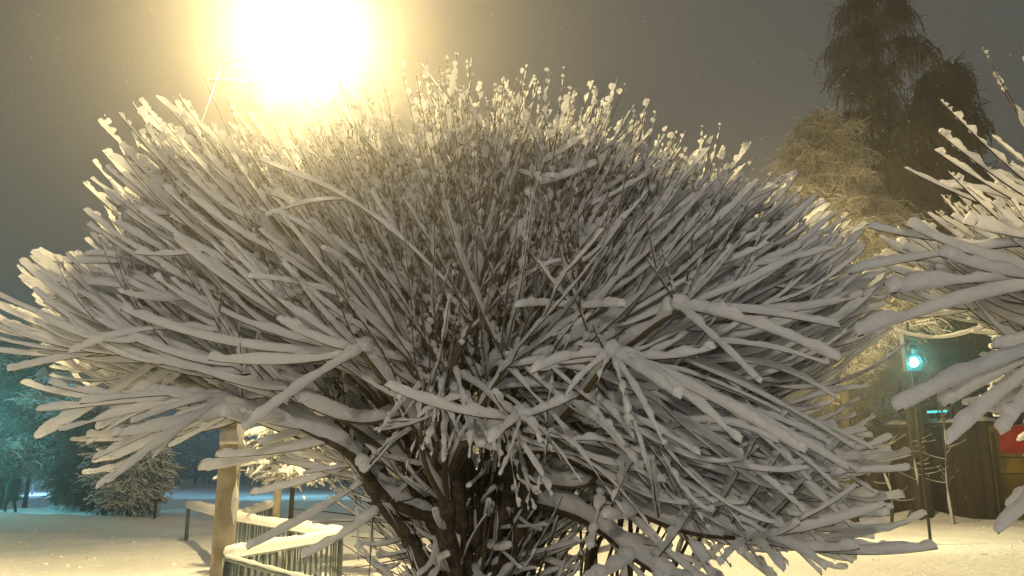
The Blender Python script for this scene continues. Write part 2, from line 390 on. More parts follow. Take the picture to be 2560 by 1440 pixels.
        flush_bough(root, path, br, sh, links, blobs)
    # thin bare shoots springing from the trunk's lower half
    tw = MB(); sn = MB(); M = 620
    u = RNG.uniform(0, 1, M); a = RNG.uniform(0, 2 * math.pi, M)
    z0 = .55 + 1.25 * u; rad = .08 + .38 * RNG.random(M) * (u + .2)
    A = np.stack([tx + np.cos(a) * rad * 1.2, CY + np.sin(a) * rad, z0], -1)
    d = nrm(np.stack([np.cos(a), np.sin(a), RNG.uniform(-.15, 1.2, M)], -1) + RNG.normal(0, .3, (M, 3))); L = RNG.uniform(.18, .60, M)
    E = A + d * L[:, None]; mid = (A + E) / 2 + RNG.normal(0, .05, (M, 3)) - np.array([0, 0, .04])
    P = bez(A, mid, E, 9); tw.tubes(P, np.full((M, 1), .0042) * (1 - .6 * np.linspace(0, 1, 9))[None], 4)
    k = RNG.random(M) < .6
    snow_on(sn, P[k], RNG.uniform(.008, .020, k.sum()), N=20, sides=6, bead=.8)
    # suckers rising from the foot
    M = 60; A = np.stack([tx + RNG.uniform(-.2, .75, M), CY + RNG.uniform(-.3, .3, M), np.full(M, .1)], -1)
    E = A + np.stack([RNG.uniform(-.1, .7, M), RNG.uniform(-.3, .3, M), RNG.uniform(1.2, 1.7, M)], -1)
    mid = (A + E) / 2 + np.stack([RNG.uniform(-.12, .05, M), np.zeros(M), np.zeros(M)], -1)
    P = bez(A, mid, E, 14); tw.tubes(P, RNG.uniform(.008, .018, (M, 1)) * (1 - .5 * np.linspace(0, 1, 14))[None], 5 + 1)
    snow_on(sn, P, RNG.uniform(.010, .022, M), N=40, sides=6, bead=.8)
    tag(tw.build('suckers', M_TWIG, tr), kind='stuff'); sn.build('snow', M_SNOW, tr)
    # low branches sweeping out to the right above the lit snow
    for (pts, tips) in (
        ([at(1250, 1250, 4.5), at(1420, 1180, 4.2), at(1560, 1260, 4.0), at(1720, 1325, 3.8), at(1880, 1345, 3.7)], None),
        ([at(1230, 1230, 4.5), at(1450, 1290, 4.2), at(1600, 1400, 3.9), at(1760, 1500, 3.7)], [(2000, 1560, 3.5, .028), (1850, 1580, 3.5, .026), (1900, 1480, 3.6, .028)]),
        ([at(1100, 1300, 4.5), at(960, 1240, 4.3), at(870, 1130, 4.1), at(700, 1040, 4.05), at(590, 990, 4.0)], None),
        ([at(590, 990, 4.0), at(480, 930, 4.1), at(370, 872, 4.2)], None),
        ([at(1090, 1440, 4.4), at(1010, 1330, 4.3), at(930, 1230, 4.3), at(880, 1100, 4.3), at(820, 990, 4.2)], [(560, 905, 4.0, .034), (520, 960, 4.0, .034), (600, 850, 4.1, .03), (720, 860, 3.9, .03)])):
        sh = Shoots(); P = curve(pts, 26)
        for k in range(10, 26, 2):                   # side shoots along it
            for _ in range(2):
                e = nrm((P[min(25, k + 1)] - P[k]) * 12 + RNG.normal(0, .6, 3) + [0, 0, .1]); L = RNG.uniform(.3, .8); Tp = P[k] + e * L
                mid = (P[k] + Tp) / 2 + [0, 0, -.06 * L]
                sh.add(bez(P[k][None], mid[None], Tp[None], 12), np.array([.0048]), np.array([RNG.uniform(.016, .03)]))
        for (x, y, Y, r) in (tips or []):
            Tp = at(x, y, Y); m = (P[-1] + Tp) / 2 + [0, 0, -.03]; sh.add(bez(P[-1][None], m[None], Tp[None], 12), np.array([.006]), np.array([r]))
        flush_bough(root, P, np.linspace(.040, .015, 26) if len(pts) > 3 else np.linspace(.016, .008, 26), sh, [], [], snow_r=.045)
main_willow()

# ------------------------------------------------------------------ neighbouring willow at the right edge
def right_willow():
    Y = 4.1; C = at(3060, 800, Y)
    root = empty('pollarded_willow', (C[0], Y, 0)); tag(root, 'snow laden willow at the right edge whose thick snowy shoots point left into the view', 'tree')
    def Rf(d): return 1 / np.sqrt((d[:, 0] ** 2 + d[:, 2] ** 2) / 1.62 ** 2 + d[:, 1] ** 2 / 1.25 ** 2) * (1 + .10 * np.sin(5 * d[:, 2] + 1))
    t = MB(); t.tubes(curve([(C[0], Y, -.1), (C[0] - .03, Y, .7), (C[0], Y, 1.5), (C[0] + .02, Y, 2.0)], 20), np.linspace(.2, .1, 20), 8); t.build('trunk', M_BARK, root)
    bd = nrm(np.array([(-1, -.2, -.15), (-.9, -.5, .35), (-.8, .5, .3), (-.5, -.4, .9), (-.7, -.6, -.35), (.8, .3, .3), (.6, -.6, .4), (.1, .8, .4), (.2, 0, 1)]))
    kd = []
    while len(kd) < 84:
        d = nrm(RNG.normal(0, 1, 3))
        if d[2] < -.5 or (d[0] > .1 and RNG.random() < .6): continue
        kd.append(d)
    kd = np.array(kd); KN = C + kd * (Rf(kd) * RNG.uniform(.32, .6, len(kd)))[:, None]; own = np.argmax(kd @ bd.T, 1)
    heroes = [((2700, 700, 3.6), [(2225, 735, 3.4, .055), (2145, 842, 3.4, .05), (2265, 565, 3.5, .042), (2370, 430, 3.6, .042), (2350, 640, 3.4, .045)]),
              ((2700, 850, 3.5), [(2245, 1030, 3.2, .052), (2370, 1115, 3.2, .05), (2330, 985, 3.3, .05), (2505, 1090, 3.2, .05), (2360, 1020, 3.4, .05), (2480, 870, 3.5, .05)]),
              ((2760, 600, 3.6), [(2345, 330, 3.6, .038), (2350, 250, 3.7, .032), (2455, 118, 3.8, .026), (2540, 100, 3.8, .022), (2335, 375, 3.7, .028), (2260, 420, 3.8, .02), (2480, 180, 3.8, .03), (2410, 560, 3.5, .05), (2170, 570, 3.6, .026), (2120, 685, 3.6, .03)]),
              ((2680, 1200, 3.6), [(2495, 1335, 3.3, .045), (2520, 1270, 3.5, .04)])]
    for i, b in enumerate(bd):
        sh = Shoots(); links = []; blobs = []; B = C + b * Rf(b[None])[0] * .3; S0 = np.array([C[0], Y, 1.1 + .5 * RNG.random()])
        path = curve([S0, S0 + [b[0] * .2, b[1] * .2, .35], (S0 + B) / 2 + [b[0] * .1, 0, .1], B], 22)
        for k in np.where(own == i)[0]:
            P = curve([path[RNG.integers(12, 22)], (path[-1] + KN[k]) / 2 - [0, 0, .05], KN[k]], 12); links.append((P, np.linspace(.02, .008, 12)))
        mine = np.where(own == i)[0]
        if len(mine): grow(KN[mine], kd[mine], C, Rf, 13, sh, jitter=.20, boxes=[(2150, 800, 2440, 1010), (2400, 1045, 2560, 1300), (2260, 1010, 2400, 1300)], rs=.018, umin=.72)
        if i < 4 and i < len(heroes):
            k0, tips = heroes[i]; K0 = at(*k0); P = curve([path[-1], (path[-1] + K0) / 2, K0], 14); links.append((P, np.linspace(.024, .012, 14)))
            for (x, y, Yt, r) in tips:
                Tp = at(x, y, Yt); v = Tp - K0; L = np.linalg.norm(v); m = K0 + v * .5 + np.array([0, 0, -.10 * L if v[2] > -.1 * L else .05 * L])
                sh.add(bez(K0[None], m[None], Tp[None], 14), np.array([.0065]), np.array([r * .64]))
        flush_bough(root, path, np.linspace(.06, .025, 22), sh, links, blobs)
right_willow()

# ------------------------------------------------------------------ generic background trees
def limb_tree(name, label, base, H, R, zlow, m_tw, group=None, n_limb=26, n_tw=60, droop=.5, twl=.9, tr=.15, twr=.012, snow=False, profile=None, lean=0, cat='tree', rise=.25, drop_r=1.0, snow_r=.02):
    base = np.array([base[0], base[1], float(ground_z(base[0], base[1]))])
    root = empty(name, base); tag(root, label, cat, group)
    top = base + [lean, 0, H]
    tp = curve([base - [0, 0, .15], base + [lean * .2 + .05 * H * .1, 0, H * .4], base + [lean * .6, 0, H * .75], top], 24)
    tb = MB(); tb.tubes(tp, np.interp(np.linspace(0, 1, 24), [0, .1, 1], [tr * 1.25, tr, tr * .12]), 8)
    LB = []; prof = profile or (lambda u: math.sqrt(max(0, 1 - (2 * u - 1) ** 2)) * .9 + .1)
    for k in range(n_limb):
        u = (k + RNG.random()) / n_limb; z = zlow + (H - zlow) * u * .97
        r = R * prof(u) * RNG.uniform(.65, 1.1); a = k * 2.4 + RNG.normal(0, .4)
        s = np.array([np.interp(max(0, z - r * rise), tp[:, 2] - base[2], tp[:, 0]), base[1], base[2] + max(.3, z - r * rise)])
        e = np.array([s[0] + r * math.cos(a), s[1] + r * math.sin(a), base[2] + z - droop * .15 * r])
        m = (s + e) / 2 + [0, 0, .18 * r]
        P = curve([s, m, e], 12); LB.append(P); tb.tubes(P, np.linspace(tr * .32, tr * .06, 12), 6)
    tb.build('trunk', M_BARK, root)
    LB = np.array(LB); M = n_limb * n_tw; li = RNG.integers(0, n_limb, M); ti = np.clip(RNG.beta(2, 1.2, M) * 11, 0, 11).astype(int)
    A = LB[li, ti]; d = nrm(RNG.normal(0, 1, (M, 3)) + nrm(LB[li, -1] - LB[li, 0]) * .8); d[:, 2] = d[:, 2] * .5 + .25
    L = twl * RNG.uniform(.5, 1.3, M); mid = A + d * (L * .5)[:, None]; E = mid + nrm(d * (1 - droop) + np.array([0, 0, -1.3 * droop])) * (L * .6 * drop_r)[:, None]
    P = bez(A, mid + [0, 0, .0], E, 8); P[:, 1:] += RNG.normal(0, .03 * twl, (M, 7, 3))
    # fine side twigs
    sd = nrm(RNG.normal(0, 1, (M * 3, 3)) - np.array([0, 0, .8 * droop])); A2 = np.repeat(P, 3, 0)[np.arange(M * 3), RNG.integers(2, 7, M * 3)]
    L2 = twl * RNG.uniform(.15, .45, M * 3); E2 = A2 + sd * L2[:, None]; P2 = bez(A2, (A2 + E2) / 2 + [0, 0, .03], E2, 4)
    c = MB(); c.tubes(P, np.full((M, 8), twr), 4); c.tubes(P2, np.full((M * 3, 4), twr * .7), 4); c.build('crown', m_tw, root)
    if snow:
        s = MB(); snow_on(s, P, snow_r * RNG.uniform(.6, 1.3, M), N=12, sides=4); snow_on(s, P2, snow_r * .8 * RNG.uniform(.6, 1.3, M * 3), N=6, sides=4)
        snow_on(s, LB, np.full(n_limb, snow_r * 2), N=24, sides=6); s.build('snow', M_SNOW, root)
    return root

# snow dusted tree right of the willow
b = at(2125, 1200, 29)
limb_tree('birch_tree', 'pale frosted tree with drooping tufts lit yellow behind the right side of the big willow', (b[0], 29), 15.2, 4.6, 6.4, M_FROST, n_limb=64, n_tw=84, droop=.6, twl=1.05, twr=.011, snow=True, snow_r=.011,
          profile=lambda u: .10 + .90 * (1 - u) ** .75, rise=.5)
# tall dark trees behind it
dk = 'tall dark trees at the upper right'
b = at(2300, 1200, 31); limb_tree('weeping_birch', 'tallest dark weeping birch rising out of the top of the view at the right', (b[0], 31), 23.5, 3.7, 5, M_DTWIG, dk, n_limb=44, n_tw=84, droop=.85, twl=1.5, twr=.016, tr=.3, profile=lambda u: (.62 + .30 * math.sin(u * 11 + 1)) * (1 - .42 * u) + .12, drop_r=1.3)
b = at(2128, 1200, 33); limb_tree('weeping_birch', 'slim dark birch on the left shoulder of the tallest dark birch', (b[0], 33), 17, 1.25, 4, M_DTWIG, dk, n_limb=34, n_tw=60, droop=.85, twl=1.3, twr=.022, tr=.2)
b = at(2475, 1200, 33); limb_tree('weeping_birch', 'dark weeping birch behind the right willow, lower than the tallest one', (b[0], 33), 19.7, 3.0, 4, M_DTWIG, dk, n_limb=48, n_tw=90, droop=.85, twl=1.6, twr=.022, tr=.26, profile=lambda u: .15 + .85 * (1 - u) ** .7, drop_r=1.2)
b = at(2600, 1200, 36); limb_tree('weeping_birch', 'dark tree cut by the right edge behind the snowy willow shoots', (b[0], 36), 15.5, 3.8, 3, M_DTWIG, dk, n_limb=44, n_tw=90, droop=.7, twl=1.6, twr=.022, tr=.26)
b = at(2400, 1200, 26); limb_tree('shrub_tree', 'low frosted tree seen between the two willows around the teal light', (b[0] + .9, 40), 11.5, 5.2, 5.5, M_FROST, None, n_limb=54, n_tw=90, droop=.35, twl=1.5, twr=.020, tr=.2)

# snowy bush behind the lamp post
b = at(730, 1200, 14)
limb_tree('snowy_bush', 'bright snowy bush with drooping branch ends behind the concrete lamp post', (b[0], 14), 3.3, 1.3, 1.6, M_TWIG, n_limb=26, n_tw=16, droop=.45, twl=.42, twr=.006, tr=.05, snow=True, snow_r=.028, cat='bush')

# ------------------------------------------------------------------ left background
lg = 'dark trees at the far left'
for (px, Y, H, R, lab, mt, nl) in (
    (70, 42, 8.6, 3.4, 'teal lit snowy tree above the dark shrub at the left edge', M_FROST, 46),
    (-60, 40, 8.0, 3.0, 'dark tree cut by the left edge beside the teal lit snow', M_DTWIG, 40),
    (215, 40, 4.6, 2.0, 'round dark tree just right of the two bright blue gaps', M_DTWIG, 36),
    (330, 31, 3.4, 1.5, 'low brown tree with bare stems left of the small post', M_DTWIG, 34),
    (270, 34, 3.7, 1.4, 'dark bushy tree between the round dark one and the low brown one', M_DTWIG, 30)):
    b = at(px, 1200, Y); limb_tree('park_tree', lab, (b[0], Y), H, R, .3 if H < 5 else 1.8, mt, lg, n_limb=nl, n_tw=70, droop=.4, twl=.25 * R + .3, twr=.018, tr=.10, snow=(px in (70, 330)), snow_r=.03)
b = at(8, 1200, 41)
limb_tree('dark_shrub', 'near black upright shrub on a short stem at the left edge', (b[0], 41), 3.0, .8, .55, M_DTWIG, n_limb=26, n_tw=60, droop=.2, twl=.45, twr=.016, tr=.14, cat='shrub', profile=lambda u: .2 + .8 * (1 - u) ** .6)
def thin_trunk(px, Y, H, lab, wob=0):
    b = at(px, 1200, Y); g = float(ground_z(b[0], Y)); root = empty('sapling', (b[0], Y, g)); tag(root, lab, 'tree', 'thin young trees')
    P = curve([(b[0], Y, g - .1), (b[0] + wob * .1, Y, g + H * .35), (b[0] - wob * .12, Y, g + H * .7), (b[0] + wob * .05, Y, g + H)], 24)
    m = MB(); m.tubes(P, np.linspace(.06, .02, 24), 6); m.build('trunk', M_BARK, root)
    t = MB(); s = MB(); A = P[RNG.integers(6, 23, 16)]; E = A + np.stack([RNG.uniform(-.9, .9, 16), RNG.uniform(-.5, .5, 16), RNG.uniform(.0, .6, 16)], -1)
    Q = bez(A, (A + E) / 2 - [0, 0, .08], E, 8); t.tubes(Q, np.full((16, 8), .009), 4); t.build('crown', M_TWIG, root)
    snow_on(s, Q, np.full(16, .012), N=24, sides=6); s.tubes(P - [.035, .02, 0], np.clip(.035 * snoise(1, 24, 2)[0], .002, .05), 6); s.build('snow', M_SNOW, root)
thin_trunk(2292, 30.5, 4.3, 'thin sapling with wispy side twigs before the dark shed, nearer the big willow', .5)
thin_trunk(2372, 28.5, 4.2, 'thin straight sapling before the dark shed, below the cyan reflection', -.6)
thin_trunk(2218, 29.5, 3.0, 'short leaning sapling at the left end of the dark shed', 1.2)
thin_trunk(145, 43, 4.0, 'thin trunk between the bright blue gaps in the dark trees', .3)

# the walker
def person():
    b = at(34, 1200, 34.6); g = float(ground_z(b[0], 34.6)); x, y = b[0], 34.6
    me = bpy.data.meshes.new('person')
    J = [(0, 0, .92, .15), (0, 0, 1.12, .15), (.0, -.02, 1.36, .17), (.0, -.02, 1.50, .065), (.0, -.03, 1.60, .095), (.0, -.03, 1.72, .085),
         (-.10, 0, .86, .10), (-.12, -.14, .48, .07), (-.12, -.08, .09, .05), (-.12, -.22, .05, .045),
         (.10, 0, .86, .10), (.12, .08, .47, .07), (.12, .26, .12, .05), (.12, .14, .06, .045),
         (-.20, -.02, 1.38, .07), (-.27, .10, 1.10, .055), (-.25, .02, .86, .042), (.20, -.02, 1.38, .07), (.27, -.12, 1.10, .055), (.24, -.25, .90, .042)]
    E = [(0, 1), (1, 2), (2, 3), (3, 4), (4, 5), (0, 6), (6, 7), (7, 8), (8, 9), (0, 10), (10, 11), (11, 12), (12, 13), (2, 14), (14, 15), (15, 16), (2, 17), (17, 18), (18, 19)]
    me.from_pydata([j[:3] for j in J], E, []); o = bpy.data.objects.new('person', me); COL.objects.link(o); o.location = (float(x), y, g - .02)
    sk = o.modifiers.new('skin', 'SKIN'); 
    for v, j in zip(me.skin_vertices[0].data, J): v.radius = (j[3], j[3])
    me.skin_vertices[0].data[0].use_root = True
    o.modifiers.new('sub', 'SUBSURF').render_levels = 2; me.materials.append(mat('dark_trousers', (.02, .02, .025), .9))
    tag(o, 'person in a dark hooded coat walking on the teal lit snow at the left edge', 'person')
    c = MB(); z = np.linspace(.62, 1.47, 10); c.tubes(np.stack([np.full(10, x), np.full(10, y), g + z], -1), np.interp(z, [.62, .95, 1.35, 1.47], [.27, .21, .23, .10]), 12 - 4); c.build('coat', mat('dark_coat', (.022, .024, .028), .95, bump=.4), o)
    h = MB(); h.blobs([np.array([x, y - .0, g + 1.66])], [.135], squash=1.15, nu=12, nv=8, jit=.02); h.build('hood', mat('dark_hood', (.022, .024, .028), .95), o)
person()

# far wood
def far_wood():
    t = MB(); M = 420
    x = np.concatenate([RNG.uniform(-110, 130, M)]); y = RNG.uniform(112, 135, M); h = RNG.uniform(4.5, 9.5, M) * np.where(x > 10, 1.25, 1)
    A = np.stack([x, y, np.zeros(M)], -1)
    tb = bez(A, A + np.stack([RNG.normal(0, .2, M), np.zeros(M), h * .5], -1), A + np.stack([RNG.normal(0, .4, M), np.zeros(M), h], -1), 6); t.tubes(tb, np.full((M, 1), .14) * np.linspace(1, .2, 6)[None], 4)
    n = 46; B = np.repeat(A, n, 0); hh = np.repeat(h, n); u = RNG.uniform(.12, 1, M * n); B[:, 2] += hh * u
    r = 2.1 * np.sqrt(np.clip(1 - (1.7 * u - .8) ** 2, .05, 1)); a = RNG.uniform(0, 6.28, M * n)
    E = B + np.stack([np.cos(a) * r, np.sin(a) * r, RNG.uniform(-.6, .9, M * n)], -1)
    t.tubes(bez(B, (B + E) / 2 + [0, 0, .3], E, 4), np.full((M * n, 4), .07), 4)
    tag(t.build('far_wood', M_DTWIG), 'dark line of distant trees beyond the blue lit snow field', 'wood', kind='stuff')
far_wood()

# ------------------------------------------------------------------ street lamp
LAMP = at(755, 30, 9.3)
def street_lamp(px, Y, lamp, label, cyc=0, group=None, wires=True, P=2000, col=(1, .75, .33), r=.14, glow=26):
    p = at(px, 1400, Y); x = p[0]; root = empty('street_lamp', (x, Y, 0)); tag(root, label, 'street lamp', group)
    top = lamp[2] + .9
    m = MB(); m.tubes(np.array([(x, Y, z) for z in np.linspace(-.1, top, 20)]), np.linspace(r * 1.08, r * .86, 20), 8); m.build('pole', M_CONC, root, smooth=True)
    b = MB(); b.tubes(np.array([(x, Y, z) for z in (1.98, 2.02, 2.10, 2.14)]), np.full(4, r * 1.05 + .006), 8); b.build('band', M_GALV, root)
    arm0 = np.array([x + r * .7, Y, lamp[2] - (1.75 if not wires else lamp[2] - at(590, 305, Y)[2])]); e = np.array([lamp[0] - .15, lamp[1], lamp[2] + .12])
    a = MB(); a.tubes(curve([arm0, arm0 * .5 + e * .5 + [0, 0, .03], e], 10), np.full(10, .035), 6)
    a.tubes(np.array([(x, Y, top - .35), (x * .5 + e[0] * .5, (Y + e[1]) / 2, top - .3), e]), np.full(3, .03), 6); a.build('arm', M_GALV, root)
    h = MB(); h.blobs([np.array([lamp[0], lamp[1], lamp[2] + .12])], [.30], squash=.45, nu=12, nv=8, jit=0); h.build('lamp_head', M_GALV, root)
    g = MB(); g.blobs([lamp - [0, 0, .06]], [.22], squash=.75, nu=12, nv=8, jit=0); g.build('glass_bowl', emit('lit_bowl' + str(cyc), (1, .86, .55), glow), root)
    if wires:
        w = MB(); k = arm0 * .72 + e * .28
        w.tubes(curve([k, k + [-.35, 0, .25], k + [-.75, .1, .27]], 8), np.full(8, .016), 6)
        w.tubes(curve([k, k + [-.40, 0, .06], k + [-.75, .1, .11]], 8), np.full(8, .016), 6)
        w.tubes(curve([k, k + [.1, 0, .03], k + [.13, 0, -.05]], 6), np.full(6, .03), 6); w.build('wire_bracket', M_GALV, root)
        gw = MB(); q0 = at(553, 165, Y); q1 = at(470, 400, Y); q2 = q0 + (q1 - q0) * 3.6
        gw.tubes(np.array([q0, q1, q2]), np.full(3, .008), 6); gw.tubes(np.array([[x, Y, q0[2] + .15], q0]), np.full(2, .008), 6); gw.build('stay_wire', M_BLACK, root)
        s = MB(); snow_on(s, curve([arm0, arm0 * .5 + e * .5, e], 10)[None], np.array([.05]), N=24, sides=6); s.build('snow', M_SNOW, root)
        s = MB(); zz = np.linspace(1.2, 4.2, 40); s.tubes(np.stack([np.full(40, x + r * .95), np.full(40, Y - .05), zz], -1), np.clip(.03 * snoise(1, 40, 2)[0], .001, .045), 6); s.build('stuck_snow', M_SNOW, root)
    L = bpy.data.lights.new('lamp_light', 'POINT'); L.energy = P; L.color = col; L.shadow_soft_size = .12
    lo = bpy.data.objects.new('lamp_light', L); COL.objects.link(lo); lo.parent = root
    lo.location = Vector([float(v) for v in (lamp - [0, 0, .36])]) - root.location
    return root
street_lamp(556, 8.5, LAMP, 'square shouldered concrete street lamp whose glare fills the upper left', 0, P=8000, r=.105)
l2 = at(1930, 735, 23)
street_lamp(1740, 23.3, l2, 'lit street lamp hidden behind the big willow, farther down the row', 1, wires=False, P=3700, r=.13)
l3 = np.array([-.9, -7.5, 5.0])
def lamp_behind():
    root = empty('street_lamp', (-2.2, -7.5, 0)); tag(root, 'white street lamp behind the viewpoint lighting the front of the willows', 'street lamp')
    m = MB(); m.tubes(np.array([(-2.2, -7.5, z) for z in np.linspace(-.1, 5.3, 12)]), np.linspace(.14, .09, 12), 8); m.build('pole', M_CONC, root)
    a = MB(); a.tubes(np.array([(-2.2, -7.5, 5.2), (-1.6, -7.5, 5.35), (-.9, -7.5, 5.2)]), np.full(3, .035), 6); a.build('arm', M_GALV, root)
    h = MB(); h.blobs([l3 + [0, 0, .2]], [.28], squash=.4, nu=12, nv=8, jit=0); h.build('lamp_head', M_GALV, root)
    L = bpy.data.lights.new('lamp_light', 'POINT'); L.energy = 2450; L.color = (1, .89, .73); L.shadow_soft_size = .30
    lo = bpy.data.objects.new('lamp_light', L); COL.objects.link(lo); lo.parent = root; lo.location = Vector(l3.tolist()) - root.location
lamp_behind()
# cool park lamps far off
def park_lamp(loc, P, col, label):
    loc = np.array(loc, float); root = empty('park_lamp', (loc[0], loc[1], 0)); tag(root, label, 'park lamp', None)
    m = MB(); m.tubes(np.array([(loc[0], loc[1], z) for z in np.linspace(-.1, loc[2] - .2, 8)]), np.linspace(.08, .05, 8), 6); m.build('pole', M_METAL, root)
    h = MB(); h.blobs([loc + [0, 0, .25]], [.3], squash=.4, nu=10, nv=6, jit=0); h.build('lamp_head', M_METAL, root)
    L = bpy.data.lights.new('lamp_light', 'POINT'); L.energy = P; L.color = col; L.shadow_soft_size = .2
    lo = bpy.data.objects.new('lamp_light', L); COL.objects.link(lo); lo.parent = root; lo.location = (0, 0, float(loc[2]) - .05)
park_lamp((-24.6, 34.5, 3.7), 1800, (.22, .85, .85), 'teal park lamp beyond the left edge shining on the snow bank')
park_lamp((-37.5, 66, 4.3), 5000, (.3, .65, 1), 'blue park lamp behind the dark trees at the far left')
park_lamp((-15.5, 60, 8), 3600, (.3, .8, 1), 'blue park lamp over the snow field hidden by the big willow')

# ------------------------------------------------------------------ railings
def railing(p0, p1, z0, z1, h, label, group, n, sr=.055):
    """p0,p1 (x,y); z0,z1 top rail heights; h bar length"""
    p0 = np.array([*p0, z0]); p1 = np.array([*p1, z1]); root = empty('railing', (p0[0], p0[1], z0 - h)); tag(root, label, 'railing', group)
    L = np.linalg.norm(p1 - p0); P = np.array([p0 + (p1 - p0) * t for t in np.linspace(0, 1, 30)])
    r = MB(); r.tubes(P, np.full(30, .024), 8); r.build('top_rail', M_METAL, root)
    lo = MB(); lo.tubes(P - [0, 0, h - .12], np.full(30, .016), 8); lo.build('bottom_rail', M_METAL, root)
    for e in (p0, p1):
        q = MB(); q.tubes(np.array([e - [0, 0, h + .1], e - [0, 0, h * .5], e + [0, 0, .0]]), np.full(3, .034), 8); q.build('post', M_METAL, root)
    for k in range(1, n):
        c = p0 + (p1 - p0) * k / n; q = MB(); q.tubes(np.array([c - [0, 0, h - .12], c - [0, 0, h * .5], c]), np.full(3, .0135), 6); q.build('baluster', M_METAL, root)
    s = MB(); snow_on(s, P[None], np.array([sr]), N=60, sides=10, rough=.4); s.build('snow', M_SNOW, root)
    return root
def rp(px, py, Y): p = at(px, py, Y); return (p[0], p[1]), p[2]
rg = 'snow capped railings of the zigzag fence'
a0, za0 = rp(678, 1268, 18); a1, za1 = rp(585, 1300, 14)
c0, zc0 = rp(852, 1345, 10.2); d0, zd0 = rp(566, 1396, 7.5); e0, ze0 = rp(800, 1462, 6.2)
railing(a0, a1, za0, za1, 1.05, 'farthest railing of the zigzag fence running back to the slim post', rg, 14, .085)
railing(a1, c0, za1, zc0, 1.05, 'railing with the thick snow cap from behind the lamp post to the willow', rg, 22, .075)
railing(c0, d0, zc0, zd0, 1.05, 'railing running from the willow back toward the lamp post below the thick snow cap', rg, 19, .06)
railing(d0, e0, zd0, ze0, 1.05, 'nearest railing at the bottom edge with thin snow, right of the lamp post', rg, 14, .022)
h0, zh0 = rp(472, 1270, 22)
def handrail():
    p0 = np.array([*h0, zh0]); p1 = np.array([*a1, za1]); root = empty('handrail', (p0[0], p0[1], 0)); tag(root, 'snowy handrail with one short post left of the concrete lamp post', 'handrail')
    P = np.array([p0 + (p1 - p0) * t for t in np.linspace(0, .9, 24)]); r = MB(); r.tubes(P, np.full(24, .03), 8); r.build('rail', M_METAL, root)
    q = MB(); q.tubes(np.array([p0 * [1, 1, 0], p0 * [1, 1, .5], p0]), np.full(3, .05), 8); q.build('post', M_METAL, root)
    s = MB(); snow_on(s, P[None], np.array([.11]), N=40, sides=10, rough=.4); s.build('snow', M_SNOW, root)
handrail()
def slim_post():
    p = at(690, 1300, 18.6); root = empty('slim_post', (p[0], p[1], 0)); tag(root, 'slim pale post behind the zigzag fence', 'post')
    m = MB(); m.tubes(np.array([(p[0], p[1], z) for z in np.linspace(-.1, 5, 10)]), np.full(10, .085), 8); m.build('shaft', M_CONC, root)
    c = MB(); c.box((p[0], p[1], 5.06), (.24, .24, .10)); c.build('cap', M_CONC, root, smooth=False)
slim_post()
def tee_post():
    p = at(386, 1300, 30); root = empty('marker_post', (p[0], p[1], 0)); tag(root, 'small dark T shaped post on the snow at the edge of the blue lit field', 'post')
    m = MB(); m.tubes(np.array([(p[0], p[1], z) for z in (-.1, .3, .72)]), np.full(3, .05), 6); m.build('stem', M_BLACK, root)
    m = MB(); m.box((p[0], p[1], .74), (.38, .12, .09)); m.build('crossbar', M_BLACK, root, smooth=False)
tee_post()

